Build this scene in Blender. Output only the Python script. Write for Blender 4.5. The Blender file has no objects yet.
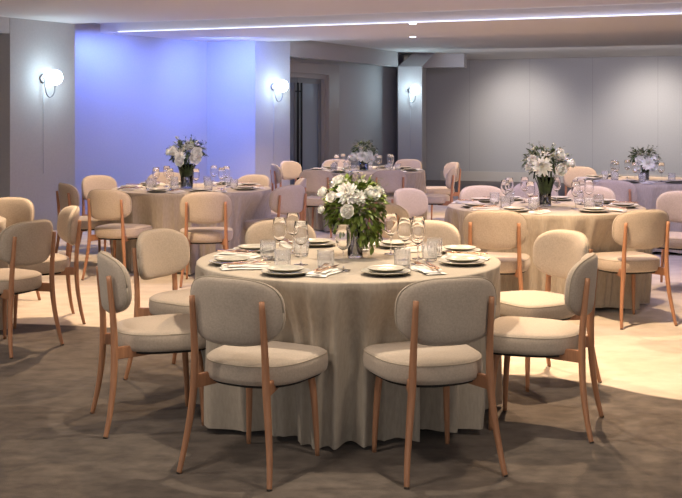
import bpy, bmesh, math, random
from mathutils import Vector, Matrix, noise
PI = math.pi
S = bpy.context.scene
C = S.collection
F, H = 1050.0, 1.45          # focal length in px, camera height
def V(*a): return Vector(a)

# ------------------------------------------------------------------ materials
def mat(name, col, rough=.6, metal=0, bump=0, bscale=200, var=0, vscale=8, sheen=0, trans=0, ior=1.45,
        emis=None, estr=0, spec=.5, vstretch=(1,1,1), col2=None, sss=0):
    m = bpy.data.materials.new(name); m.use_nodes = True
    nt = m.node_tree; N = nt.nodes; L = nt.links
    b = N['Principled BSDF']
    b.inputs['Base Color'].default_value = (*col, 1)
    b.inputs['Roughness'].default_value = rough
    b.inputs['Metallic'].default_value = metal
    b.inputs['Specular IOR Level'].default_value = spec
    b.inputs['IOR'].default_value = ior
    b.inputs['Transmission Weight'].default_value = trans
    b.inputs['Sheen Weight'].default_value = sheen
    if sss:
        b.inputs['Subsurface Weight'].default_value = sss
        b.inputs['Subsurface Radius'].default_value = (.01, .008, .006)
    if emis:
        b.inputs['Emission Color'].default_value = (*emis, 1)
        b.inputs['Emission Strength'].default_value = estr
    tc = N.new('ShaderNodeTexCoord')
    if var or col2:
        mp = N.new('ShaderNodeMapping'); mp.inputs['Scale'].default_value = vstretch
        L.new(tc.outputs['Object'], mp.inputs['Vector'])
        n = N.new('ShaderNodeTexNoise'); n.inputs['Scale'].default_value = vscale
        n.inputs['Detail'].default_value = 6
        L.new(mp.outputs['Vector'], n.inputs['Vector'])
        r = N.new('ShaderNodeValToRGB')
        c2 = col2 or col
        r.color_ramp.elements[0].position = .3; r.color_ramp.elements[1].position = .7
        r.color_ramp.elements[0].color = (*[c*(1-var) for c in col], 1)
        r.color_ramp.elements[1].color = (*[min(1, c*(1+var)) for c in c2], 1)
        L.new(n.outputs['Fac'], r.inputs['Fac']); L.new(r.outputs['Color'], b.inputs['Base Color'])
    if bump:
        n2 = N.new('ShaderNodeTexNoise'); n2.inputs['Scale'].default_value = bscale
        n2.inputs['Detail'].default_value = 3
        L.new(tc.outputs['Object'], n2.inputs['Vector'])
        bp = N.new('ShaderNodeBump'); bp.inputs['Strength'].default_value = bump
        bp.inputs['Distance'].default_value = .002
        L.new(n2.outputs['Fac'], bp.inputs['Height']); L.new(bp.outputs['Normal'], b.inputs['Normal'])
    return m

M = {}
M['fabric'] = mat('fabric', (.45,.375,.305), .9, bump=.5, bscale=260, var=.10, vscale=120, sheen=.25)
M['piping'] = mat('piping', (.40,.34,.265), .85)
M['wood'] = mat('oak', (.40,.195,.105), .42, var=.16, vscale=14, vstretch=(6,6,.6))
M['underside'] = mat('underside', (.02,.018,.016), .8)
M['glide'] = mat('glide', (.03,.025,.02), .5)
M['cloth'] = mat('linen', (.40,.345,.28), .92, bump=.6, bscale=180, var=.09, vscale=90, vstretch=(1,1,.25), sheen=.15)
M['table'] = mat('table_wood', (.25,.17,.11), .5)
M['steel'] = mat('steel', (.45,.45,.45), .3, metal=1)
M['stoneware'] = mat('stoneware', (.42,.40,.35), .28, var=.12, vscale=30)
M['rim'] = mat('plate_rim', (.10,.09,.05), .35)
M['napkin'] = mat('napkin', (.80,.77,.72), .85, bump=.4, bscale=300)
M['copper'] = mat('copper', (.62,.38,.24), .25, metal=1)
M['glass'] = mat('glass', (1,1,1), .0, trans=1, ior=1.45)
M['cut'] = mat('cut_glass', (.97,.98,1), .06, trans=.90, ior=1.4)
M['water'] = mat('water', (.75,.85,.7), .0, trans=1, ior=1.33)
M['leaf'] = mat('leaf', (.075,.13,.02), .5, var=.4, vscale=25, col2=(.16,.21,.035))
M['leaf_dark'] = mat('leaf_dark', (.018,.035,.010), .5, var=.5, vscale=25, col2=(.045,.075,.02))
M['stem'] = mat('stem', (.05,.09,.02), .6)
M['petal'] = mat('petal', (.93,.91,.86), .6, var=.03, vscale=40, sss=.25)
M['petal_core'] = mat('petal_core', (.72,.62,.38), .7)
M['plume'] = mat('plume', (.50,.40,.32), .8)
M['twig'] = mat('twig', (.30,.22,.17), .7)
M['bronze'] = mat('sconce_metal', (.32,.32,.33), .35, metal=1)
M['globe'] = mat('opal_globe', (.95,.97,1), .3, emis=(.70,.90,1), estr=9)
M['cord'] = mat('cord', (.55,.56,.58), .6)
M['skirt'] = mat('skirting', (.50,.46,.41), .6)
M['ceiling'] = mat('ceiling_paint', (.72,.69,.66), .8, bump=.1, bscale=60)
M['frame'] = mat('door_frame', (.36,.32,.29), .5)
M['door'] = mat('door_leaf', (.19,.19,.20), .5)
M['doorglass'] = mat('door_glass', (.20,.24,.30), .22, spec=.6)
M['black'] = mat('black_metal', (.012,.012,.012), .4, metal=.3)
M['lamp'] = mat('lamp_lens', (1,1,1), .4, emis=(.85,.92,1), estr=20)
M['white'] = mat('lamp_ring', (.75,.75,.75), .4)
M['led'] = mat('led_strip', (1,1,1), .4, emis=(.62,.72,1), estr=1.3)

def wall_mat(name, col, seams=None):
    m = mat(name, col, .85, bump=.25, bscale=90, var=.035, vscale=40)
    if seams:                                   # thin joints between the wall-covering widths
        nt = m.node_tree; N = nt.nodes; L = nt.links; b = N['Principled BSDF']
        src = b.inputs['Base Color'].links[0].from_socket
        tc = N['Texture Coordinate']; sx = N.new('ShaderNodeSeparateXYZ')
        L.new(tc.outputs['Object'], sx.inputs[0])
        w = N.new('ShaderNodeMath'); w.operation = 'MULTIPLY'; w.inputs[1].default_value = 1/seams
        L.new(sx.outputs['X'], w.inputs[0])
        fr = N.new('ShaderNodeMath'); fr.operation = 'FRACT'; L.new(w.outputs[0], fr.inputs[0])
        lt = N.new('ShaderNodeMath'); lt.operation = 'LESS_THAN'; lt.inputs[1].default_value = .012/seams
        L.new(fr.outputs[0], lt.inputs[0])
        mx = N.new('ShaderNodeMixRGB'); mx.inputs[2].default_value = (*[c*.8 for c in col], 1)
        L.new(lt.outputs[0], mx.inputs[0]); L.new(src, mx.inputs[1]); L.new(mx.outputs[0], b.inputs['Base Color'])
    return m
M['wall'] = wall_mat('wall_covering', (.44,.425,.42))
M['wall_back'] = wall_mat('wall_covering_back', (.40,.39,.385), 1.37)
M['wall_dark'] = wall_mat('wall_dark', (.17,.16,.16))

# two-tone carpet: dark taupe in front and along the back wall, cream in between, with a curved inlay line
def carpet():
    m = bpy.data.materials.new('carpet'); m.use_nodes = True
    nt = m.node_tree; N = nt.nodes; L = nt.links; b = N['Principled BSDF']
    b.inputs['Roughness'].default_value = .95; b.inputs['Specular IOR Level'].default_value = .1
    b.inputs['Sheen Weight'].default_value = .15
    tc = N.new('ShaderNodeTexCoord'); sp = N.new('ShaderNodeSeparateXYZ'); L.new(tc.outputs['Object'], sp.inputs[0])
    mr = N.new('ShaderNodeMapRange'); mr.inputs['From Min'].default_value = -6; mr.inputs['From Max'].default_value = 6
    L.new(sp.outputs['X'], mr.inputs['Value'])
    cv = N.new('ShaderNodeFloatCurve'); c = cv.mapping.curves[0]
    pts = [(-6,8.2),(-3.2,7.55),(-2.3,7.38),(-1.7,7.26),(-1.2,7.12),(-.3,6.7),(.4,6.22),(.9,5.93),(1.23,5.80),(1.42,5.68),(1.58,5.50),(1.78,5.36),(2.3,5.1),(4,4.7),(6,4.5)]
    P = [((x+6)/12, y/10) for x, y in pts]
    c.points[0].location = P[0]; c.points[1].location = P[-1]
    for p in P[1:-1]: c.points.new(*p)
    cv.mapping.update()
    L.new(mr.outputs[0], cv.inputs['Value'])
    ym = N.new('ShaderNodeMath'); ym.operation = 'MULTIPLY'; ym.inputs[1].default_value = .1
    L.new(sp.outputs['Y'], ym.inputs[0])
    gt = N.new('ShaderNodeMath'); gt.operation = 'SUBTRACT'
    L.new(ym.outputs[0], gt.inputs[0]); L.new(cv.outputs[0], gt.inputs[1])
    st = N.new('ShaderNodeMapRange'); st.inputs['From Min'].default_value = -.002; st.inputs['From Max'].default_value = .002
    L.new(gt.outputs[0], st.inputs['Value'])
    # far limit, parallel to the back wall
    a = N.new('ShaderNodeMath'); a.operation = 'MULTIPLY'; a.inputs[1].default_value = .369; L.new(sp.outputs['X'], a.inputs[0])
    s2 = N.new('ShaderNodeMath'); s2.operation = 'ADD'; L.new(a.outputs[0], s2.inputs[0]); L.new(sp.outputs['Y'], s2.inputs[1])
    lt = N.new('ShaderNodeMath'); lt.operation = 'LESS_THAN'; lt.inputs[1].default_value = 20.6; L.new(s2.outputs[0], lt.inputs[0])
    ml = N.new('ShaderNodeMath'); ml.operation = 'MULTIPLY'; L.new(st.outputs[0], ml.inputs[0]); L.new(lt.outputs[0], ml.inputs[1])
    def tone(lo, hi, sc):
        mp = N.new('ShaderNodeMapping'); mp.inputs['Scale'].default_value = (1, 1.5, 1); L.new(tc.outputs['Object'], mp.inputs[0])
        n = N.new('ShaderNodeTexNoise'); n.inputs['Scale'].default_value = sc; n.inputs['Detail'].default_value = 8; n.inputs['Roughness'].default_value = .62
        L.new(mp.outputs[0], n.inputs['Vector'])
        r = N.new('ShaderNodeValToRGB'); r.color_ramp.elements[0].position = .32; r.color_ramp.elements[1].position = .68
        r.color_ramp.elements[0].color = (*lo, 1); r.color_ramp.elements[1].color = (*hi, 1)
        L.new(n.outputs['Fac'], r.inputs['Fac']); return r.outputs[0]
    d = tone((.075,.060,.050), (.155,.127,.106), 8)
    l = tone((.56,.48,.385), (.70,.61,.50), 4.5)
    mx = N.new('ShaderNodeMixRGB'); L.new(ml.outputs[0], mx.inputs[0]); L.new(d, mx.inputs[1]); L.new(l, mx.inputs[2])
    L.new(mx.outputs[0], b.inputs['Base Color'])
    n2 = N.new('ShaderNodeTexNoise'); n2.inputs['Scale'].default_value = 240; L.new(tc.outputs['Object'], n2.inputs['Vector'])
    bp = N.new('ShaderNodeBump'); bp.inputs['Strength'].default_value = .5; bp.inputs['Distance'].default_value = .004
    L.new(n2.outputs['Fac'], bp.inputs['Height']); L.new(bp.outputs['Normal'], b.inputs['Normal'])
    return m
M['carpet'] = carpet()

# ------------------------------------------------------------------ object helpers
def obj(name, bm, m, parent=None, smooth=True, loc=None):
    bmesh.ops.recalc_face_normals(bm, faces=bm.faces[:])
    me = bpy.data.meshes.new(name); bm.to_mesh(me); bm.free()
    ms = m if isinstance(m, (list, tuple)) else [m]
    for k in ms: me.materials.append(M[k])
    if smooth:
        for p in me.polygons: p.use_smooth = True
    o = bpy.data.objects.new(name, me); C.objects.link(o)
    if parent: o.parent = parent
    if loc is not None: o.location = loc
    return o
def tag(o, label=None, cat=None, group=None, kind=None):
    if label: o['label'] = label
    if cat: o['category'] = cat
    if group: o['group'] = group
    if kind: o['kind'] = kind
    return o
def empty(name, loc=(0,0,0), rz=0):
    o = bpy.data.objects.new(name, None); o.empty_display_size = .05; C.objects.link(o)
    o.location = loc; o.rotation_euler = (0,0,rz); return o
def copy_tree(o, parent=None):
    c = o.copy(); C.objects.link(c); c.parent = parent
    for ch in list(o.children): copy_tree(ch, c)
    return c
_used = set()
def place(proto, loc, rz, label, cat, group):
    """the first call moves the prototype itself, later calls copy it with its parts"""
    if proto.name in _used: o = copy_tree(proto)
    else: o = proto; _used.add(proto.name)
    o.location = loc; o.rotation_euler = (0,0,rz)
    return tag(o, label, cat, group)

def rings(bm, R, close=True, cap0=True, cap1=True):
    vs = [[bm.verts.new(p) for p in r] for r in R]
    n = len(vs[0])
    for a, b in zip(vs, vs[1:]):
        for i in range(n if close else n-1):
            j = (i+1) % n
            bm.faces.new((a[i], a[j], b[j], b[i]))
    if cap0: bm.faces.new(vs[0][::-1])
    if cap1: bm.faces.new(vs[-1])
    return vs
def tube(bm, pts, rad, n=10, sub=5):
    pts = [Vector(p) for p in pts]
    if not isinstance(rad, (list, tuple)): rad = [rad]*len(pts)
    P, Rr = [], []
    for i in range(len(pts)-1):
        p0 = pts[max(i-1,0)]; p1 = pts[i]; p2 = pts[i+1]; p3 = pts[min(i+2, len(pts)-1)]
        for k in range(sub):
            t = k/sub
            P.append(.5*((2*p1)+(-p0+p2)*t+(2*p0-5*p1+4*p2-p3)*t*t+(-p0+3*p1-3*p2+p3)*t**3))
            Rr.append(rad[i]*(1-t)+rad[i+1]*t)
    P.append(pts[-1]); Rr.append(rad[-1])
    R = []; up = None
    for i, p in enumerate(P):
        d = (P[min(i+1, len(P)-1)]-P[max(i-1,0)]).normalized()
        if up is None: up = d.orthogonal().normalized()
        else:
            up = (up-d*up.dot(d)).normalized()
        s = d.cross(up)
        R.append([p+Rr[i]*(math.cos(2*PI*k/n)*up+math.sin(2*PI*k/n)*s) for k in range(n)])
    rings(bm, R)
def lathe(bm, prof, n=32, cap0=False, cap1=False, fn=None):
    R = []
    for r, z in prof:
        R.append([Vector(((r*(fn(k, z) if fn else 1))*math.cos(2*PI*k/n), (r*(fn(k, z) if fn else 1))*math.sin(2*PI*k/n), z)) for k in range(n)])
    rings(bm, R, True, cap0, cap1)
def box(bm, lo, hi, mtx=None):
    x0,y0,z0 = lo; x1,y1,z1 = hi
    v = [Vector(p) for p in ((x0,y0,z0),(x1,y0,z0),(x1,y1,z0),(x0,y1,z0),(x0,y0,z1),(x1,y0,z1),(x1,y1,z1),(x0,y1,z1))]
    if mtx: v = [mtx @ p for p in v]
    v = [bm.verts.new(p) for p in v]
    for f in ((0,3,2,1),(4,5,6,7),(0,1,5,4),(1,2,6,5),(2,3,7,6),(3,0,4,7)): bm.faces.new([v[i] for i in f])
def prism(bm, poly, z0, z1):
    rings(bm, [[Vector((x,y,z0)) for x,y in poly], [Vector((x,y,z1)) for x,y in poly]])
def bevel(bm, w, seg=2):
    bmesh.ops.bevel(bm, geom=bm.edges[:], offset=w, segments=seg, affect='EDGES')
def struct(name, bm, m):
    o = obj(name, bm, m, smooth=False); o['kind'] = 'structure'; return o

# ------------------------------------------------------------------ room shell
NX, NY = .3461, .9382            # away from the camera, square to the back wall
UX, UY = .9382, -.3461
def pu(u, c): return (UX*u+NX*c, UY*u+NY*c)
HS, HB = 2.665, 2.75             # beam underside, far bay ceiling
bm = bmesh.new(); box(bm, (-14,-4,-.1), (16,30,0)); struct('floor', bm, 'carpet')
def slab(c0, c1, z0, z1, u0=-16, u1=18):
    bm = bmesh.new(); prism(bm, [pu(u0,c0), pu(u1,c0), pu(u1,c1), pu(u0,c1)], z0, z1); return bm
bm = slab(-6, 11.62, HS, 3.0)
struct('ceiling', bm, 'ceiling')
struct('ceiling_coffer', slab(11.62, 13.03, 2.80, 3.0), 'ceiling')['kind'] = 'structure'
struct('trim_1', slab(13.03, 15.46, HS, 3.0), 'ceiling')          # cross beam
struct('ceiling_bay', slab(15.46, 26, HB, 3.0), 'ceiling')
# LED profile along the lower edge of the cross beam
bm = slab(12.995, 13.028, 2.668, 2.676, -8.2, 9); tag(obj('led_strip', bm, 'led', smooth=False), 'long thin white light strip along the edge of the ceiling beam', 'light strip')

def wall_seg(name, p, q, z0, z1, m='wall', th=.15, side=1):
    """vertical slab whose visible face runs from p to q, thickness added away from the room"""
    d = Vector((q[0]-p[0], q[1]-p[1], 0)); L = d.length; d.normalize()
    bm = bmesh.new(); box(bm, (0,0,z0), (L, th*side, z1))
    o = struct(name, bm, m)
    o.location = (p[0], p[1], 0); o.rotation_euler = (0,0,math.atan2(d.y, d.x)); return o
bw0, bw1 = pu(-6.9,23.42), pu(14,23.42)
wall_seg('wall_back', bw0, bw1, 0, HB, 'wall_back')
wall_seg('baseboard_back', pu(-6.2,23.40), pu(14,23.40), 0, .215, 'skirt', .03)
# right side wall, out of the picture
wall_seg('wall_right', (9.5,22), (9.5,-3), 0, HS, 'wall', .15)
# column 1 with the recess to its left
c1a, c1b = V(-4.04,12.82,0), V(-3.476,13.72,0)
ray = lambda p, k: (p[0]*k, p[1]*k)
bm = bmesh.new(); prism(bm, [(c1a.x,c1a.y), (c1b.x,c1b.y), (-3.75,14.8), (-4.8,15.1), (-5.0,13.3)], 0, HS); struct('wall_column', bm, 'wall')
bm = bmesh.new(); prism(bm, [(-4.9,11.42), (-4.045,12.812), (-4.25,12.94), (-5.1,11.55)], 2.47, HS); struct('trim_2', bm, 'wall')
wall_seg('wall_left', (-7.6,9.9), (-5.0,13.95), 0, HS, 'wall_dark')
wall_seg('wall_left_near', (-10.6,2.2), (-4.9,11.42), 0, HS, 'wall')
# alcove
wall_seg('wall_alcove', (-3.75,14.8), (-2.17,17.0), 0, 2.80)
wall_seg('wall_alcove_return', (-2.17,17.0), (-1.36,16.70), 0, 2.80)
# column 2
bm = bmesh.new(); prism(bm, [(-1.37,16.70), (-.838,17.24), (-1.2,17.45), (-1.9,17.1)], 0, 2.80); struct('wall_column_middle', bm, 'wall')
# lintel between columns 2 and 3
bm = bmesh.new(); prism(bm, [(-.838,17.24), (1.135,20.9), (.96,21.0), (-1.03,17.35)], 2.455, HB); struct('trim_3', bm, 'wall')
# recess wall behind the lintel, and the double door in it
D0, D1 = Vector((.474,.880,0)), Vector((-.880,.474,0))
R0 = Vector((-1.19,17.43,0))
def rp(t, off=0): p = R0+D0*t+D1*off; return (p.x, p.y)
wall_seg('wall_recess', rp(2.39), rp(5.3), 0, HB)
wall_seg('wall_recess_over_door', rp(-.1), rp(2.39), 2.41, HB)
ang = math.atan2(D0.y, D0.x)
def door_root(name):
    o = empty(name, (R0.x, R0.y, 0), ang); o['kind'] = 'structure'; return o
dr = door_root('door_1')
bm = bmesh.new()
for a, b_ in ((-.1,.12), (2.0,2.39)): box(bm, (a,-.03,0), (b_,.14,2.41))
box(bm, (.12,-.03,2.22), (2.0,.14,2.41))
for a, b_ in ((.12,.2), (1.9,2.0)): box(bm, (a,.03,0), (b_,.14,2.22))
box(bm, (.2,.03,2.14), (1.9,.14,2.22))
obj('door_frame', bm, 'frame', dr, False)
for k, (a, b_) in enumerate(((.2,1.045), (1.055,1.9))):
    bm = bmesh.new()
    box(bm, (a,.08,.02), (a+.09,.13,2.14)); box(bm, (b_-.09,.08,.02), (b_,.13,2.14))
    box(bm, (a+.09,.08,.02), (b_-.09,.13,.22)); box(bm, (a+.09,.08,2.05), (b_-.09,.13,2.14))
    lf = obj('door_leaf', bm, 'door', dr, False)
    bm = bmesh.new(); box(bm, (a+.09,.1,.22), (b_-.09,.112,2.05)); obj('door_pane', bm, 'doorglass', lf, False)
    hx = b_-.06 if k == 0 else a+.05
    bm = bmesh.new(); tube(bm, [(hx,.03,.35), (hx,.03,2.05)], .019, 8, 1)
    for z in (.5, 1.9): tube(bm, [(hx,.03,z), (hx,.085,z)], .012, 6, 1)
    obj('door_handle', bm, 'black', lf, False)
# column 3, its slanted head, and the short beam beyond it
bm = bmesh.new(); prism(bm, [(1.135,20.9), (1.612,20.9), (1.98,24.3), (1.2,24.3), (1.16,21.5)], 0, 2.455); struct('wall_column_far', bm, 'wall')
bm = bmesh.new()
rings(bm, [[V(1.135,20.9,2.455), V(1.612,20.9,2.455), V(1.98,24.3,2.455), V(1.2,24.3,2.455)],
           [V(1.46,21.3,HB), V(1.90,21.3,HB), V(2.0,24.3,HB), V(1.3,24.3,HB)]])
struct('trim_4', bm, 'wall')
bm = bmesh.new(); prism(bm, [(1.7,21.75), (2.52,21.5), (2.60,21.75), (1.75,22.0)], 2.47, HB); struct('trim_5', bm, 'wall')
def base(name, p, q):
    wall_seg(name, p, q, 0, .12, 'skirt', .02, -1)
base('baseboard_alcove', (-3.75,14.8), (-2.17,17.0))

# ------------------------------------------------------------------ chair
def sup(t, a, b, e):
    c, s = math.cos(t), math.sin(t)
    return a*math.copysign(abs(c)**(2/e), c), b*math.copysign(abs(s)**(2/e), s)
def seat_ring(sc, z, n=48, dome=0):
    R = []
    for i in range(n):
        t = 2*PI*i/n
        e = 4.6 if math.sin(t) > 0 else 2.5
        x, y = sup(t, .228, .222, e)
        x *= 1+.07*(y/.225)
        R.append(Vector((x*sc, y*sc+.036, z-.006)))
    return R
def make_chair():
    root = empty('dining_chair')
    bm = bmesh.new()
    rings(bm, [seat_ring(.955,.376), seat_ring(.99,.383), seat_ring(1.005,.40), seat_ring(1.01,.425), seat_ring(1.0,.447),
               seat_ring(.975,.459), seat_ring(.93,.4655), seat_ring(.80,.471), seat_ring(.5,.4755), seat_ring(.2,.477)])
    seat = obj('seat', bm, 'fabric', root)
    bm = bmesh.new(); r = seat_ring(.99,.4535)
    tube(bm, r+[r[0]], .0024, 6, 1); obj('piping', bm, 'piping', seat)
    bm = bmesh.new(); rings(bm, [seat_ring(.84,.360), seat_ring(.90,.364), seat_ring(.90,.378)]); obj('seat_base', bm, 'underside', root)
    # backrest: rounded oblong pad bent around the sitter
    def bp(u, v, w): return Vector((u, -.225+w+1.45*u*u-.09*v, .674+v))
    def ring(sc, w, n=56):
        return [bp(*[c for c in sup(2*PI*i/n, 0.222-.03*(1-sc), .136-.03*(1-sc), 3.0)], w) if sc >= .99 else
                bp(*[c*1 for c in sup(2*PI*i/n, .222*sc, .136*sc, 3.0)], w) for i in range(n)]
    bm = bmesh.new()
    rings(bm, [ring(.15,-.0275), ring(.6,-.027), ring(.86,-.0245), ring(.95,-.020), ring(.985,-.012), ring(1,0), ring(.985,.013),
               ring(.95,.021), ring(.86,.0285), ring(.6,.033), ring(.15,.034)])
    back = obj('backrest', bm, 'fabric', root)
    bm = bmesh.new(); r = ring(.999, 0); r = [p+V(0,0,0) for p in r]
    r2 = []
    for i in range(56):
        u, v = sup(2*PI*i/56, .2215, .1355, 3.0); r2.append(bp(u, v, -.008))
    tube(bm, r2+[r2[0]], .0035, 6, 1); obj('piping', bm, 'piping', back)
    for s in (-1, 1):
        bm = bmesh.new()
        tube(bm, [(s*.215,-.258,0), (s*.203,-.236,.10), (s*.185,-.217,.24), (s*.172,-.211,.38), (s*.168,-.215,.52), (s*.166,-.236,.724)],
             [.0105,.0125,.0150,.0165,.0150,.0115], 12, 5)
        lg = obj('leg', bm, 'wood', root)
        bm = bmesh.new(); tube(bm, [(s*.2155,-.2585,-.0), (s*.2145,-.257,.006)], .0108, 10, 1); obj('glide', bm, 'glide', lg)
        bm = bmesh.new()
        tube(bm, [(s*.174,.205,0), (s*.168,.200,.15), (s*.160,.188,.30), (s*.150,.172,.372)], [.0095,.0135,.016,.0165], 12, 4)
        lg = obj('leg', bm, 'wood', root)
        bm = bmesh.new(); box(bm, (-.0115,-.01,.343), (.0115,.17,.397)); bevel(bm, .003)
        mx = Matrix.Translation((s*.170,-.205,0)) @ Matrix.Rotation(s*.28, 4, 'Z'); bm.transform(mx)
        obj('bracket', bm, 'wood', root, False)
    return root
chair0 = make_chair()
front_pts = [(-.174,.205), (.174,.205), (-.2,.2), (.2,.2), (0,.237), (-.1,.235), (.1,.235)]

TABLES = {
 'near':  (.037, 5.20, .745),
 'left':  (-1.47,10.35,.78),
 'far':   (.30, 13.8,.80),
 'right': (1.61, 8.28,.765),
 'corner':(3.38,11.7,.78),
 'edge':  (-3.02,7.03,.74),
}
TN = {'near':'nearest table', 'left':'table by the blue wall', 'far':'table before the door',
      'right':'table right of centre', 'corner':'far right table', 'edge':'table cut off at the left edge'}
CH = [ # table, x, y, facing vector, label
 ('near', -.350,4.40,(.46,.886),'beige upholstered chair in the left foreground, back turned, near left of the nearest table'),
 ('near', .375,4.41,(-.327,.945),'beige upholstered chair in the right foreground, back turned, near right of the nearest table'),
 ('near', -.90,5.03,(.933,.36),'beige chair standing side-on at the left of the nearest table'),
 ('near', -.86,5.855,(.876,-.48),'beige chair behind the side-on chair on the left of the nearest table'),
 ('near', -.33,6.30,(.25,-.97),'beige chair facing us behind the nearest table, left of its flowers'),
 ('near', .46,6.28,(-.32,-.95),'beige chair facing us behind the nearest table, right of its flowers'),
 ('near', 1.085,5.80,(-.88,-.47),'brightly lit beige chair facing us at the right rear of the nearest table'),
 ('near', .945,4.96,(-.94,.34),'beige chair standing side-on at the right of the nearest table'),
 ('left', -2.01,9.50,(.33,.94),'beige chair, back turned, at the near left of the table by the blue wall'),
 ('left', -1.18,9.20,(-.12,.99),'beige chair, back turned, at the near right of the table by the blue wall'),
 ('left', -2.50,10.30,(.83,.55),'narrow side-on beige chair at the far left of the table by the blue wall'),
 ('left', -2.52,11.35,(.72,-.69),'beige chair against the blue wall, facing us, left rear of that table'),
 ('left', -1.98,11.95,(.2,-.98),'pale cream chair back showing over the table by the blue wall, left of the flowers'),
 ('left', -1.05,11.45,(-.5,-.86),'pale lit chair facing us at the right rear of the table by the blue wall'),
 ('left', -.62,10.02,(-.72,.69),'beige chair, back turned, at the right side of the table by the blue wall'),
 ('left', -.62,10.95,(-.93,-.10),'lavender-lit chair just behind the back-turned chair right of the table by the blue wall'),
 ('far', -.25,12.9,(.28,.95),'lavender-lit chair, back turned, near left of the table in front of the door'),
 ('far', .55,12.9,(-.18,.98),'lavender-lit chair, back turned, near right of the table in front of the door'),
 ('far', -.70,14.35,(.95,.2),'thin blue-lit side-on chair left of the table in front of the door'),
 ('far', -.60,15.15,(.78,-.62),'golden-lit chair facing us below the middle wall lamp'),
 ('far', -.05,15.65,(.1,-.99),'beige chair back showing behind the far table, left of its flowers'),
 ('far', .95,15.75,(-.4,-.92),'lavender chair back showing behind the far table, right of its flowers'),
 ('far', 1.19,13.3,(-.99,.12),'beige side-on chair right of the far table, nearer of the two there'),
 ('far', 1.40,14.8,(-.95,-.3),'beige chair behind another right of the far table, farther of the two'),
 ('right', 1.10,7.44,(.2,.98),'beige chair, back turned, at the near left of the table right of centre'),
 ('right', 2.045,7.47,(-.29,.957),'beige chair, back turned, at the near right of the table right of centre'),
 ('right', .54,8.02,(.88,.47),'grey-beige chair, back turned, left of the table right of centre, behind the nearest table'),
 ('right', .74,9.25,(.72,-.69),'lavender-lit chair facing us at the left rear of the table right of centre'),
 ('right', 1.34,9.55,(.2,-.98),'lavender chair back behind the table right of centre, left of its tall flowers'),
 ('right', 1.87,10.05,(-.1,-.99),'chair back hidden behind the tall flowers of the table right of centre'),
 ('right', 2.24,9.5,(-.35,-.94),'beige chair back behind the table right of centre, right of its flowers'),
 ('right', 2.82,8.88,(-.62,-.78),'beige chair cut off by the right edge of the picture'),
 ('corner', 2.88,10.85,(.5,.86),'lavender-lit chair, back turned, in front of the far right table'),
 ('corner', 3.08,13.3,(.1,-.99),'golden beige chair back behind the far right table, against the grey wall'),
 ('edge', -2.10,6.61,(-.88,.48),'grey-beige chair at the left picture edge, back turned, nearest on that side'),
 ('edge', -2.12,7.44,(-.91,-.41),'beige side-on chair at the left, behind the one at the left picture edge'),
 ('edge', -2.66,8.12,(-.25,-.97),'golden-lit chair back cut off by the left edge of the picture'),
]
chair_pts = {k: [] for k in TABLES}
chair_seats = {k: [] for k in TABLES}
for tb, x, y, f, lab in CH:
    rz = math.atan2(f[1], f[0])-PI/2
    place(chair0, (x,y,0), rz, lab, 'chair', 'dining chairs round the '+{'near':'nearest table','left':'left table','far':'far table','right':'right table','corner':'far right table','edge':'table at the left edge'}[tb])
    ca, sa = math.cos(rz), math.sin(rz)
    for px, py in front_pts: chair_pts[tb].append((x+px*ca-py*sa, y+px*sa+py*ca))
    chair_seats[tb].append(math.atan2(y-TABLES[tb][1], x-TABLES[tb][0]))

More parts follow.
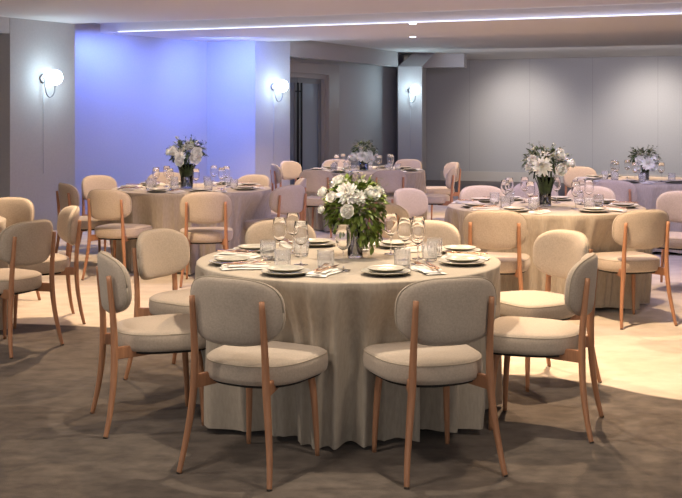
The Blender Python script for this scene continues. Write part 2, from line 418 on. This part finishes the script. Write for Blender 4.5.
# ------------------------------------------------------------------ tables with cloths
def make_table(cx, cy, R, nm):
    t = empty('round_table', (cx,cy,0)); tag(t, 'round banquet table hidden under the linen cloth, '+nm, 'table', 'round tables')
    bm = bmesh.new(); lathe(bm, [(R-.03,.715), (R-.012,.718), (R-.01,.735), (R-.02,.742)], 64, True, True); obj('tabletop', bm, 'table', t)
    bm = bmesh.new(); lathe(bm, [(.25,0), (.25,.02), (.05,.05), (.04,.6), (.15,.715)], 24, True, True); obj('pedestal', bm, 'steel', t)
def cloth(key, seed):
    cx, cy, R = TABLES[key]; rnd = random.Random(seed)
    n = 360; zr = [(.15,.7475),(.3,.7475),(.6,.7475),(.85,.7475),(.97,.7475)]
    pts = [(math.atan2(y-cy, x-cx), math.hypot(x-cx, y-cy)) for x, y in chair_pts[key]]
    ph = [rnd.uniform(0, 2*PI) for _ in range(6)]
    ks = [rnd.choice((5,6)), rnd.choice((8,9)), rnd.choice((11,13)), rnd.choice((17,19)), 5, 3]
    am = [.8,.9,1.0,.6]
    def fold(th, t):
        w = th + .05*math.sin(5*th+ph[4]) + .06*math.sin(3*th+ph[5])
        s = 0
        for k, p, a in zip(ks, ph, am):
            v = math.sin(k*w+p+.25*t); s += a*(1-abs(v))**1.3
        return s/sum(am)              # sharp ridges, wide valleys
    def rad(th, z):
        t = (.745-z)/.745
        r = R+.004+t*.004-.035*t*t
        r += (fold(th, t)-.42)*.26*t**.6
        lim = 0
        for a, d in pts:
            da = (th-a+PI) % (2*PI)-PI
            need = (R-.02)-(d-.035)
            if need > 0:
                g = need*math.exp(-(da*d/.16)**2)
                lim = max(lim, g)
        k = min(1, max(0, t/.42)); k = k*k*(3-2*k)
        return r-lim*k
    bm = bmesh.new(); c = bm.verts.new((0,0,.7478))
    rows = [[bm.verts.new((R*s*math.cos(2*PI*i/n), R*s*math.sin(2*PI*i/n), z)) for i in range(n)] for s, z in zr]
    for dz, dr in ((.0475,-.012), (.0455,-.005), (.041,-.001)):
        rows.append([bm.verts.new(((R+.003+dr)*math.cos(2*PI*i/n), (R+.003+dr)*math.sin(2*PI*i/n), .70+dz)) for i in range(n)])
    nz = 22
    for j in range(1, nz+1):
        row = []
        for i in range(n):
            th = 2*PI*i/n-PI; hem = .022+.012*math.sin(3*th+ph[1])+.006*math.sin(11*th)
            z = .738+(hem-.738)*j/nz
            r = rad(th, z); row.append(bm.verts.new((-r*math.cos(2*PI*i/n), -r*math.sin(2*PI*i/n), z)))
        rows.append(row)
    # rows above used angle i, rows below th=2pi i/n - pi -> same direction as (-cos, -sin) of 2pi i/n
    for a in rows[:8]:
        for i, v in enumerate(a): v.co.x *= -1; v.co.y *= -1
    for i in range(n): bm.faces.new((c, rows[0][i], rows[0][(i+1)%n]))
    for a, b in zip(rows, rows[1:]):
        for i in range(n): bm.faces.new((a[i], a[(i+1)%n], b[(i+1)%n], b[i]))
    bmesh.ops.recalc_face_normals(bm, faces=bm.faces[:])
    o = obj('tablecloth', bm, 'cloth', loc=(cx,cy,0))
    tag(o, 'floor-length sand linen cloth on the '+TN[key], 'tablecloth', 'linen tablecloths')
for k, (key, (cx,cy,R)) in enumerate(TABLES.items()):
    make_table(cx, cy, R, 'the '+TN[key]); cloth(key, 11+k)

# ------------------------------------------------------------------ tableware prototypes
TZ = .751
def make_plate(name, R):
    bm = bmesh.new()
    lathe(bm, [(R*.55,0), (R*.62,.001), (R*.86,.006), (R,.0135), (R*1.002,.0155)], 40, True, False)
    o = None
    root = obj(name, bm, 'rim')
    bm = bmesh.new()
    lathe(bm, [(R*1.002,.0155), (R*.985,.0172), (R*.90,.0125), (R*.80,.0075), (R*.62,.0055), (R*.3,.005), (R*.02,.005)], 40, False, True)
    obj('glazed_face', bm, 'stoneware', root); return root
plate0 = make_plate('dinner_plate', .112); side0 = make_plate('side_plate', .084)
def make_napkin():
    rnd = random.Random(3); bm = bmesh.new()
    def sheet(w, l, z, rot, wob, ox, oy):
        nx, ny = 10, 18; g = []
        for j in range(ny+1):
            row = []
            for i in range(nx+1):
                x = (i/nx-.5)*w*(1+.18*math.sin(j*.35)); y = (j/ny-.5)*l
                e = min(i, nx-i, j, ny-j)
                zz = z+(.0045 if e else .001)+wob*(noise.noise(Vector((x*22, y*14, z*90)))+.6)*(.5 if e == 0 else 1)
                p = Matrix.Rotation(rot, 3, 'Z') @ Vector((x+ox, y+oy, max(.0006, zz)))
                row.append(bm.verts.new(p))
            g.append(row)
        for j in range(ny):
            for i in range(nx): bm.faces.new((g[j][i], g[j][i+1], g[j+1][i+1], g[j+1][i]))
    sheet(.10,.235,.000,.06,.003,0,0)
    sheet(.085,.215,.006,-.05,.004,.008,.004)
    sheet(.06,.19,.011,.12,.005,-.004,-.006)
    return obj('napkin', bm, 'napkin')
napkin0 = make_napkin()
def strip(bm, prof, th=.0022):
    """flat cutlery: (y, half width, z)"""
    R = []
    for y, w, z in prof: R.append([V(-w,y,z), V(w,y,z), V(w,y,z+th), V(-w,y,z+th)])
    rings(bm, R)
def make_fork():
    root = empty('fork')
    bm = bmesh.new(); strip(bm, [(-.10,.007,0), (-.095,.008,0), (-.05,.005,.001), (.01,.003,.004), (.03,.003,.005)]); obj('handle', bm, 'copper', root)
    bm = bmesh.new(); strip(bm, [(.03,.003,.005), (.042,.011,.003), (.055,.0125,.001)])
    for k in range(4):
        x = -.0105+.007*k
        R = [[V(x-.002,y,z), V(x+.002,y,z), V(x+.002,y,z+.002), V(x-.002,y,z+.002)] for y, z in ((.054,.001), (.078,.002), (.098,.006))]
        rings(bm, R)
    obj('tines', bm, 'copper', root); return root
def make_knife():
    root = empty('knife')
    bm = bmesh.new(); strip(bm, [(-.11,.007,0), (-.10,.008,0), (-.02,.006,0), (0,.005,0)], .004); obj('handle', bm, 'copper', root)
    bm = bmesh.new(); strip(bm, [(0,.005,.001), (.03,.009,.001), (.08,.009,.001), (.11,.002,.001)], .0015); obj('blade', bm, 'copper', root); return root
fork0, knife0 = make_fork(), make_knife()
def make_tumbler():
    n = 48; fac = lambda k, z: 1+(.035 if (k % 4) in (0,1) else -.012)*(1 if .012 < z < .072 else 0)
    bm = bmesh.new(); lathe(bm, [(.030,0), (.0345,.002), (.0355,.011), (.0358,.013), (.0375,.045), (.0385,.071), (.0388,.073), (.039,.0895), (.0378,.0905),
        (.0368,.0895), (.0355,.045), (.0335,.016), (.030,.012), (.005,.0115)], n, True, True, fac)
    for f in bm.faces: f.smooth = False
    return obj('tumbler', bm, 'cut', smooth=False)
tumbler0 = make_tumbler()
def make_wine():
    root = empty('wine_glass')
    bm = bmesh.new(); lathe(bm, [(.003,.092), (.012,.095), (.024,.104), (.033,.122), (.0355,.140), (.034,.165), (.029,.205), (.0285,.206),
        (.0281,.205), (.0330,.165), (.0344,.140), (.032,.1225), (.0232,.1055), (.012,.098), (.002,.096)], 28, True, True); obj('bowl', bm, 'glass', root)
    bm = bmesh.new(); lathe(bm, [(.0035,.006), (.0030,.02), (.0028,.06), (.0034,.085), (.0045,.0925)], 14, True, True); obj('stem', bm, 'glass', root)
    bm = bmesh.new(); lathe(bm, [(.033,0), (.034,.001), (.033,.0020), (.018,.003), (.0036,.0065)], 28, True, True); obj('base', bm, 'glass', root)
    return root
wine0 = make_wine()

# places at a table, worded as seen from the camera
def side_word(a):
    d = math.degrees(a) % 360
    names = ['right side','rear right side','rear','rear left side','left side','near left side','near side','near right side']
    return d, names
def put(kind, proto, x, y, z, rz, lab, cat, grp): return place(proto, (x,y,z), rz, lab, cat, grp)
def setting(key, ang, word, plate=None, nap=None, tum=None, win=None, seed=0, cutlery=True):
    cx, cy, R = TABLES[key]; rnd = random.Random(seed); T = TN[key]
    o = Vector((math.cos(ang), math.sin(ang))); rt = Vector((-o.y, o.x))     # rt: sitter's right hand
    c = Vector((cx, cy))
    p = Vector(plate) if plate else c+o*(R-.175)+rt*rnd.uniform(-.02,.02)
    nk = Vector(nap) if nap else p+rt*.20+o*rnd.uniform(-.02,.02)
    tu = Vector(tum) if tum else c+o*(R-.36)+rt*(.10+rnd.uniform(-.03,.03))
    wi = Vector(win) if win else c+o*(R-.43)+rt*(.0+rnd.uniform(-.03,.03))
    w = 'at the '+word+', '+T
    r = rnd.uniform(0, 6)
    place(plate0, (*p, TZ), r, 'pale dinner plate '+w, 'plate', 'dinner plates')
    place(side0, (*(p+o*.004), TZ+.0125), r+1, 'side plate stacked '+w, 'plate', 'side plates')
    a = math.atan2(o.y, o.x)-PI/2+rnd.uniform(-.15,.15)
    place(napkin0, (*nk, TZ), a, 'folded white napkin '+w, 'napkin', 'napkins')
    if cutlery:
        place(fork0, (*(nk+rt*-.016), TZ+.024), a+PI+.12, 'copper fork '+w, 'fork', 'forks')
        place(knife0, (*(nk+rt*.02), TZ+.024), a+PI-.06, 'copper knife '+w, 'knife', 'knives')
    place(tumbler0, (*tu, TZ), rnd.uniform(0,1), 'cut-glass tumbler '+w, 'glass', 'tumblers')
    place(wine0, (*wi, TZ), 0, 'clear wine glass '+w, 'glass', 'wine glasses')
near = [ # plate, napkin, tumbler, wine glass
 ((-.245,4.68), (-.075,4.70), (-.07,4.80), (.011,4.79), 'near left chair side'),
 ((.20,4.68), (.395,4.77), (.283,4.86), (.365,5.00), 'near right chair side'),
 ((-.515,5.0), (-.44,4.86), (-.27,4.84), (-.19,4.97), 'left side'),
 ((-.45,5.46), (-.52,5.27), (-.36,5.18), (-.30,5.13), 'rear left corner'),
 ((-.136,5.72), (-.27,5.70), (-.20,5.28), (-.248,5.39), 'rear, left of the flowers'),
 ((.296,5.65), (.13,5.70), (.115,5.50), (.255,5.36), 'rear, right of the flowers'),
 ((.61,5.42), (.44,5.52), (.43,5.10), (.383,5.19), 'rear right corner'),
 ((.575,5.00), (.615,5.20), (.47,5.27), (.31,5.12), 'right side'),
]
cx, cy, R = TABLES['near']
for i, (p, nk, tu, wi, w) in enumerate(near):
    a = math.atan2(p[1]-cy, p[0]-cx); setting('near', a, w, p, nk, tu, wi, 40+i)
def words8(n): pass
SW = {'left': [(-2.0,'near left chair side'), (-1.3,'near right chair side'), (-2.9,'left side'), (2.5,'rear left corner'), (1.95,'rear, left of the flowers'),
               (1.1,'rear, right of the flowers'), (.45,'rear right corner'), (-.4,'right side')],
      'far': [(-2.1,'near left chair side'), (-1.1,'near right chair side'), (-2.9,'left side'), (2.4,'rear left corner'), (1.8,'rear, left of the flowers'),
              (1.1,'rear, right of the flowers'), (.45,'rear right corner'), (-.35,'right side')],
      'right': [(-2.15,'near left chair side'), (-1.1,'near right chair side'), (-2.85,'left side'), (2.45,'rear left corner'), (1.85,'rear, left of the flowers'),
                (1.15,'rear, right of the flowers'), (.45,'rear right corner'), (-.3,'right side')],
      'corner': [(-2.1,'near left chair side'), (-1.3,'near right side'), (-2.9,'left side'), (2.5,'rear left corner'), (1.9,'rear')]}
for key, L in SW.items():
    for i, (a, w) in enumerate(L): setting(key, a, w, seed=hash(key) % 1 + 70+i*7+len(key), cutlery=(key in ('left','right')))

# ------------------------------------------------------------------ flowers
def petal(bm, base, direction, up, L, W, cup, tip=.0, nu=4, nv=5):
    d = direction.normalized(); s = d.cross(up).normalized(); u = s.cross(d).normalized()
    g = []
    for j in range(nv+1):
        t = j/nv; w = W*math.sin(PI*min(.999, (.12+.80*t)))**.7*(1-tip*t)
        row = []
        for i in range(nu+1):
            a = (i/nu-.5)*2
            p = base+d*(L*t*(1-.25*cup*t))+u*(cup*L*.55*t*t)+s*(a*w)+u*(abs(a)**2*w*.45)+u*(.05*L*math.sin(5*a+7*t))
            row.append(bm.verts.new(p))
        g.append(row)
    for j in range(nv):
        for i in range(nu): bm.faces.new((g[j][i], g[j][i+1], g[j+1][i+1], g[j+1][i]))
def flower_mesh(kind, seed):
    rnd = random.Random(seed); bm = bmesh.new(); Z = V(0,0,1)
    if kind == 'rose':       # radius about .035, opening towards +z
        for ly, (n, tilt, L, W) in enumerate([(3,1.45,.026,.012), (4,1.25,.032,.017), (5,1.0,.038,.021), (6,.9,.040,.020), (6,.6,.041,.019)]):
            for k in range(n):
                a = 2*PI*k/n+ly*.7+rnd.uniform(-.15,.15); tl = tilt+rnd.uniform(-.08,.08)
                d = V(math.cos(a)*math.cos(tl), math.sin(a)*math.cos(tl), math.sin(tl))
                up = Z*math.cos(tl)-V(math.cos(a),math.sin(a),0)*math.sin(tl)
                petal(bm, V(math.cos(a)*.004*ly, math.sin(a)*.004*ly, -.004*ly), d, up, L, W, .55)
    else:                     # dahlia-like ruffled head, radius about .06
        for ly, (n, tilt, L) in enumerate([(7,1.35,.028), (9,1.05,.042), (12,.75,.052), (14,.42,.060), (15,.08,.064)]):
            for k in range(n):
                a = 2*PI*k/n+ly*.5+rnd.uniform(-.12,.12); tl = tilt+rnd.uniform(-.12,.12)
                d = V(math.cos(a)*math.cos(tl), math.sin(a)*math.cos(tl), math.sin(tl))
                up = Z*math.cos(tl)-V(math.cos(a),math.sin(a),0)*math.sin(tl)
                petal(bm, V(0,0,-.003*ly), d, up, L, .012, .35, .35)
    me = bpy.data.meshes.new(kind)
    bmesh.ops.recalc_face_normals(bm, faces=bm.faces[:]); bm.to_mesh(me); bm.free(); me.materials.append(M['petal'])
    for p in me.polygons: p.use_smooth = True
    return me
rose_me = [flower_mesh('rose', s) for s in (1,2,3)]; dahlia_me = [flower_mesh('dahlia', s) for s in (4,5)]
core_bm = bmesh.new(); bmesh.ops.create_icosphere(core_bm, subdivisions=2, radius=.010); core_me = bpy.data.meshes.new('flower_core'); core_bm.to_mesh(core_me); core_bm.free(); core_me.materials.append(M['petal_core'])
def add_flower(root, kind, p, d, sc, k):
    me = (rose_me if kind == 'rose' else dahlia_me)[k % (3 if kind == 'rose' else 2)]
    o = bpy.data.objects.new('flower', me); C.objects.link(o); o.parent = root
    o.location = p; o.rotation_euler = Vector(d).to_track_quat('Z', 'Y').to_euler(); o.scale = (sc,)*3
    if kind != 'rose':
        c = bpy.data.objects.new('flower_core', core_me); C.objects.link(c); c.parent = o; c.location = (0,0,.014)
def leaf(bm, p, d, up, L, W):
    d = d.normalized(); s = d.cross(up); s = s.normalized() if s.length > 1e-4 else d.orthogonal().normalized(); u = s.cross(d)
    sec = [(0,.12), (.3,.85), (.6,.9), (.85,.45), (1,.03)]
    g = []
    for t, w in sec:
        c = p+d*L*t-u*(L*.25*t*t)
        g.append([bm.verts.new(c-s*W*w+u*W*.3*w), bm.verts.new(c), bm.verts.new(c+s*W*w+u*W*.3*w)])
    for a, b in zip(g, g[1:]):
        for i in (0,1): bm.faces.new((a[i], a[i+1], b[i+1], b[i]))
def bouquet(key, x, y, vase_r, vase_h, spr, cz, rh, flowers, label, nleaf=420, droop=0, dark=False, plume=0, seed=1, lw=.010, twigs=10, frosted=False):
    """flowers in a glass cylinder; spr: half width, cz: centre height, rh: half height"""
    rnd = random.Random(seed); T = TN[key]
    v = empty('glass_vase', (x,y,TZ)); tag(v, 'clear glass cylinder vase of flowers on the '+T, 'vase', 'flower vases')
    bm = bmesh.new(); lathe(bm, [(vase_r*.9,0), (vase_r,.003), (vase_r,vase_h), (vase_r-.0035,vase_h), (vase_r-.0035,.012), (.002,.012)], 32, True, True); obj('vase_body', bm, 'cut' if frosted else 'glass', v)
    bm = bmesh.new(); lathe(bm, [(vase_r-.0045,.013), (vase_r-.0045,vase_h*.62)], 32, True, True); obj('water', bm, 'water', v)
    root = empty('flower_bouquet', (x,y,TZ)); tag(root, label, 'flowers', 'flower arrangements')
    g = 'leaf_dark' if dark else 'leaf'
    bm = bmesh.new()
    for k in range(16):
        a = rnd.uniform(0, 2*PI); r = rnd.uniform(.1,.75)*vase_r; b = rnd.uniform(0, 2*PI); rr = spr*rnd.uniform(.1,.6)
        tube(bm, [(r*math.cos(a+PI)*.8, r*math.sin(a+PI)*.8, .016), (r*math.cos(a)*.6, r*math.sin(a)*.6, vase_h*.8), (rr*math.cos(b), rr*math.sin(b), cz-TZ)], [.003,.003,.0018], 5, 3)
    obj('stems', bm, 'stem', root)
    bm = bmesh.new()
    if dark:                   # the vase is lined with broad leaves
        for k in range(16):
            a = 2*PI*k/16; r = vase_r*.80
            leaf(bm, V(r*math.cos(a), r*math.sin(a), .02), V(rnd.uniform(-.03,.03), rnd.uniform(-.03,.03), 1), V(-math.cos(a),-math.sin(a),0), vase_h*1.02, .017)
    cc = V(0,0,cz-TZ)
    for k in range(nleaf):
        a = rnd.uniform(0, 2*PI); e = math.asin(rnd.uniform(-.85,.95)); q = rnd.uniform(.45,1.0)**.6
        o = V(math.cos(a)*math.cos(e)*spr*.92*q, math.sin(a)*math.cos(e)*spr*.85*q, math.sin(e)*rh*(.85 if key == 'near' else .72)*q)
        if o.z < 0: o.z *= 1+droop*max(0, math.cos(a)*.8+.3)
        p = cc+o
        d = (o.normalized()+V(rnd.uniform(-.7,.7), rnd.uniform(-.7,.7), rnd.uniform(-.7,.5))).normalized()
        leaf(bm, p, d, V(rnd.uniform(-.4,.4), rnd.uniform(-.4,.4), 1), rnd.uniform(.028,.052)*(1.15 if dark else 1), lw*rnd.uniform(.7,1.3))
    # longer leafy sprays that break the outline
    for k in range(twigs):
        a = 2*PI*k/twigs+rnd.uniform(-.3,.3); e = rnd.uniform(.0,1.1)
        tip = cc+V(math.cos(a)*math.cos(e)*spr*1.15, math.sin(a)*math.cos(e)*spr*.9, math.sin(e)*rh*1.12)
        tube(bm, [cc*.9, cc*.4+tip*.6+V(0,0,.02), tip], [.002,.0015,.001], 4, 3)
        for j in range(7):
            t = .55+.45*j/6; p = cc*(1-t)+tip*t+V(0,0,.01)
            leaf(bm, p, V(rnd.uniform(-1,1), rnd.uniform(-1,1), rnd.uniform(-.1,.9)), V(0,0,1), .026, .006)
    obj('foliage', bm, g, root)
    bm = bmesh.new()
    for k in range(9):        # small pale filler sprigs
        a = rnd.uniform(0, 2*PI); e = rnd.uniform(-.1,1.1)
        tip = cc+V(math.cos(a)*math.cos(e)*spr*rnd.uniform(.8,1.1), math.sin(a)*math.cos(e)*spr*.8, math.sin(e)*rh*rnd.uniform(.8,1.1))
        tube(bm, [cc, tip], [.001,.0008], 4, 2)
        for j in range(6):
            t = .72+.3*j/6; p = cc*(1-t)+tip*t
            leaf(bm, p, V(rnd.uniform(-1,1), rnd.uniform(-1,1), rnd.uniform(0,1)), V(0,0,1), .016, .0035)
    for k in range(plume):
        a = rnd.uniform(-.5,.5); b = rnd.uniform(-.25,.25)
        tube(bm, [V(.0,.02,cz-TZ), V(.025+a*.03,.02,cz-TZ+rh*.6), V(.035+a*.12,.02+b*.2,cz-TZ+rh*1.08-abs(a)*.04)], [.0013,.0012,.0008], 4, 3)
    obj('sprigs', bm, 'plume', root)
    for k, (kind, fx, fz, fy, sc) in enumerate(flowers):
        p = V(fx, fy, fz-TZ); p = p+V(0,-.03 if key == 'near' else -.08,0); sc *= (.92 if key == 'near' else 1.12); d = (p-cc)*1.0; d += V(0,-.06,.03)
        add_flower(root, kind, p, d, sc, k)
# near table: flower offsets read in metres from the vase axis
def fl(pxs, Y, X):
    out = []
    for kind, px, py, dy, sc in pxs:
        yy = Y+dy; out.append((kind, (px-341)*yy/F-X, H-(py-117)*yy/F, dy, sc))
    return out
bouquet('near', .07, 5.22, .038, .15, .155, 1.00, .165,
    fl([('dahlia',347,193,-.09,1.15), ('rose',347.5,211,-.14,1.05), ('rose',371,194,-.06,1.2), ('rose',339,181,.0,1.05), ('rose',323,192,-.04,.8), ('rose',332,197,-.08,.85),
        ('rose',322,209,-.05,.65), ('dahlia',358,197,-.09,.8), ('rose',378,190,.02,.9), ('rose',362,183,.06,.8), ('rose',345,182,.08,.9), ('rose',352,188,.13,1.0), ('rose',335,190,.12,1.0)], 5.22, .07),
    'large white flower bouquet with bright green leaves trailing right, on the nearest table', 1000, droop=.9, plume=16, seed=5, lw=.0105, twigs=12)
bouquet('left', -1.52, 10.35, .062, .235, .19, 1.11, .15,
    fl([('dahlia',181,156,-.1,.9), ('rose',197,153,-.08,1.5), ('rose',196,158,-.1,1.4), ('rose',176,151,-.05,1.2), ('rose',190,146,.0,1.2), ('rose',184,150,.05,1.1), ('rose',170,152,-.04,.8), ('rose',181,161,-.12,1.2)], 10.35, -1.52),
    'white and dark green bouquet in front of the blue wall', 420, dark=True, seed=8, lw=.011, twigs=14)
bouquet('far', .30, 13.8, .06, .12, .17, 1.02, .135,
    fl([('dahlia',362,156,-.1,1.2), ('rose',354,156,-.08,1.4), ('rose',368,154,-.05,1.4), ('rose',360,150,.0,1.3), ('rose',366,159,-.1,1.1), ('rose',357,152,.06,1.2), ('rose',372,158,-.03,1.0)], 13.8, .30),
    'small white bouquet with pointed pale sprigs on the table in front of the door', 320, seed=12, twigs=10, lw=.012, dark=True)
bouquet('right', 1.61, 8.28, .048, .225, .18, 1.10, .15,
    fl([('dahlia',540,166,-.12,1.25), ('rose',557,155,-.02,1.3), ('rose',558,169,-.12,1.2), ('rose',531,160,-.05,1.0), ('rose',569,163,.0,.9), ('rose',549,161,.02,1.1), ('rose',528,167,-.03,.9), ('rose',543,156,.08,1.0), ('rose',564,163,.05,1.0)], 8.28, 1.61),
    'tall white and dark green bouquet on the table right of centre', 460, dark=True, seed=17, twigs=14, lw=.010)
bouquet('corner', 3.38, 11.7, .052, .11, .165, 1.0, .135,
    fl([('dahlia',646,163,-.1,1.25), ('rose',638,160,-.05,1.3), ('rose',652,158,-.02,1.1), ('rose',636,169,-.06,1.0), ('rose',651,167,-.08,1.1), ('rose',643,158,.05,1.0)], 11.7, 3.38),
    'white bouquet in a short vase on the far right table', 330, seed=21, dark=True, twigs=12, lw=.012, frosted=True)

# ------------------------------------------------------------------ wall lamps
def make_sconce():
    root = empty('wall_sconce')
    # local: +y away from the wall, x along it
    bm = bmesh.new(); lathe(bm, [(.060,0), (.060,.014), (.052,.02), (.018,.022)], 32, True, True); bm.transform(Matrix.Rotation(-PI/2, 4, 'X')); obj('wall_plate', bm, 'bronze', root)
    bm = bmesh.new()
    tube(bm, [(0,.02,0), (-.02,.05,-.02), (-.02,.07,-.15), (.0,.08,-.21), (.03,.09,-.235), (.065,.11,-.21), (.085,.12,-.15), (.085,.12,-.07)], .009, 10, 6); obj('curved_arm', bm, 'bronze', root)
    bm = bmesh.new(); bmesh.ops.create_uvsphere(bm, u_segments=32, v_segments=20, radius=.098); bm.transform(Matrix.Translation((.085,.12,.015))); obj('globe', bm, 'globe', root)
    bm = bmesh.new(); tube(bm, [(-.0,.006,-.06), (-.0,.006,-1.2)], .003, 6, 1); obj('cord', bm, 'cord', root)
    return root
sc0 = make_sconce()
def sconce(p, wall_dir, h, label):
    a = math.atan2(wall_dir[1], wall_dir[0]); nrm = V(math.sin(a), -math.cos(a), 0)
    o = place(sc0, (p[0]+nrm.x*.001, p[1]+nrm.y*.001, h), a, label, 'wall lamp', 'globe wall lamps')
    o.scale = (1,-1,1)
    lp = V(*p[:2], h)+nrm*.27+V(math.cos(a)*.05, math.sin(a)*.05, .0)
    l = bpy.data.lights.new('sconce_light', 'POINT'); l.energy = 8; l.color = (.62,.86,1); l.shadow_soft_size = .05
    lo = bpy.data.objects.new('sconce_light', l); C.objects.link(lo); lo.location = lp
def onw(p, q, px):      # point of wall line p-q seen at image column px
    k = (px-341)/F; t = (k*p[1]-p[0])/((q[0]-p[0])-k*(q[1]-p[1])); return (p[0]+(q[0]-p[0])*t, p[1]+(q[1]-p[1])*t)
a, b = (-4.04,12.82), (-3.476,13.72); sconce(onw(a,b,43), (b[0]-a[0], b[1]-a[1]), 1.45+38.5*13.25/F, 'glowing globe wall lamp on the left column, nearest of the three')
a, b = (-1.37,16.70), (-.838,17.24); sconce(onw(a,b,273.5), (b[0]-a[0], b[1]-a[1]), 1.45+30*17/F, 'glowing globe wall lamp on the middle column beside the door')
sconce((1.385,20.9), (1,0), 1.45+26.5*20.9/F, 'glowing globe wall lamp on the far column, smallest of the three')

# ------------------------------------------------------------------ recessed ceiling lamps + lights
def lamp_at(x, y, z, label, group='recessed ceiling lamps'):
    o = empty('ceiling_lamp', (x,y,z)); tag(o, label, 'ceiling light', group)
    bm = bmesh.new(); lathe(bm, [(.045,0), (.06,-.004), (.062,.002), (.045,.003)], 24); obj('trim_ring', bm, 'white', o)
    bm = bmesh.new(); lathe(bm, [(.045,-.001), (.044,-.0025)], 24, True, True); obj('lens', bm, 'lamp', o)
lamp_at(.934,13.66,HS, 'small bright recessed lamp on the beam above the far column, nearer one')
lamp_at(1.09,15.9,HS, 'small bright recessed lamp above the far column, farther one')
def spot(x, y, z, tx, ty, tz, e, col, size, blend=.6, r=.04):
    l = bpy.data.lights.new('downlight_or_fill', 'SPOT'); l.energy = e; l.color = col; l.spot_size = math.radians(size); l.spot_blend = blend; l.shadow_soft_size = r
    o = bpy.data.objects.new('downlight_or_fill', l); C.objects.link(o); o.location = (x,y,z)
    o.rotation_euler = (Vector((tx,ty,tz))-Vector((x,y,z))).to_track_quat('-Z','Y').to_euler()
def area(x, y, z, tx, ty, tz, e, col, sx, sy, spread=180):
    l = bpy.data.lights.new('soft_light', 'AREA'); l.shape = 'RECTANGLE'; l.size = sx; l.size_y = sy; l.energy = e; l.color = col; l.spread = math.radians(spread)
    o = bpy.data.objects.new('soft_light', l); C.objects.link(o); o.location = (x,y,z)
    o.rotation_euler = (Vector((tx,ty,tz))-Vector((x,y,z))).to_track_quat('-Z','Y').to_euler()
WARM = (1,.72,.46); WW = (1,.85,.70); LAV = (.62,.58,1); BLUE = (.14,.24,1)
# warm downlights over the tables
spot(1.3,6.6,2.62, 1.5,6.4,0, 330, WARM, 95)
spot(-1.9,8.0,2.62, -1.6,7.9,0, 260, WARM, 95)
spot(.3,6.9,2.62, .25,5.9,.5, 150, WARM, 80)
spot(-1.7,10.9,2.62, -1.7,11.2,.2, 210, WARM, 100)
spot(1.8,9.0,2.62, 1.7,8.4,0, 170, WARM, 100)
spot(-2.4,9.4,2.62, -2.6,8.1,.5, 90, WARM, 60)
spot(-.6,14.2,2.62, -.70,15.2,.7, 170, WARM, 70)
spot(.3,14.6,2.62, .3,14.2,0, 120, WARM, 100)
spot(3.2,12.7,2.62, 3.15,13.2,.3, 230, WARM, 100)
spot(1.6,15.0,2.62, 1.6,15.5,0, 120, WARM, 100)
spot(.1,4.9,2.62, .05,5.25,.6, 130, (1,.84,.64), 82, .7)
# added fill spots that brighten the flowers, no fixtures of the room
for fx, fy, e in ((-1.52,10.35,45), (.30,13.8,45), (1.61,8.28,38), (3.38,11.7,45), (.07,5.22,22)):
    spot(fx-.5, fy-2.0, 2.6, fx, fy, 1.05, e*(1 if e < 30 else 2), (1,.93,.85), 20, .8, .05)
# neutral room light from in front
spot(-.9,3.6,2.62, -.2,5.0,.4, 70, WW, 130, 1, .15)
spot(1.0,3.4,2.62, .6,5.0,.4, 70, WW, 130, 1, .15)
spot(-3.4,4.4,2.62, -1.0,5.2,.3, 100, WW, 110, 1, .06)
# back wall washers
for px, e in ((520,150), (655,170), (790,150)):
    x, y = onw(bw0, bw1, px); spot(x-NX*1.7, y-NY*1.7, 2.6, x, y, 1.2, e*1.15, (1,.92,.84), 92, 1, .3)

area(4.5,19.0,2.4, 5.6,22.3,1.2, 22, (1,.92,.97), 5, .4, 120)  # added soft fill to brighten the back wall, not one of the washers
# blue cove light in the alcove and lavender light in the coffer
area(-3.0,14.9,2.6, -3.4,15.4,0, 34, BLUE, 1.2, .3)
area(-1.7,15.9,2.6, -1.75,16.9,.6, 50, BLUE, .8, .2)
x0, y0 = pu(.5,11.75); area(x0, y0, 2.70, x0+NX, y0+NY, 2.72, 1.6, LAV, 10, .06)
x0, y0 = pu(-.0,9.6); area(x0, y0, 2.62, x0+NX*4, y0+NY*4, 0, 75, LAV, 6, .2)
area(1.0,8.2,2.6, 1.1,11.2,.4, 42, LAV, 3.0, .2)

w = bpy.data.worlds.new('world'); S.world = w; w.use_nodes = True
w.node_tree.nodes['Background'].inputs[0].default_value = (1,.96,.93,1); w.node_tree.nodes['Background'].inputs[1].default_value = .85

# ------------------------------------------------------------------ camera
cam = bpy.data.cameras.new('camera'); co = bpy.data.objects.new('camera', cam); C.objects.link(co)
co.location = (0,0,H); co.rotation_euler = (PI/2,0,0); cam.sensor_width = 36; cam.lens = F/682*36; cam.shift_y = -(249-117)/682
cam.clip_start = .05; S.camera = co
for o_ in C.objects:
    if 'label' in o_ and not 4 <= len(o_['label'].split()) <= 16: print('BADLABEL', o_['label'])
S.view_settings.view_transform = 'Standard'; S.view_settings.look = 'None'; S.view_settings.gamma = 1; S.view_settings.exposure = .42
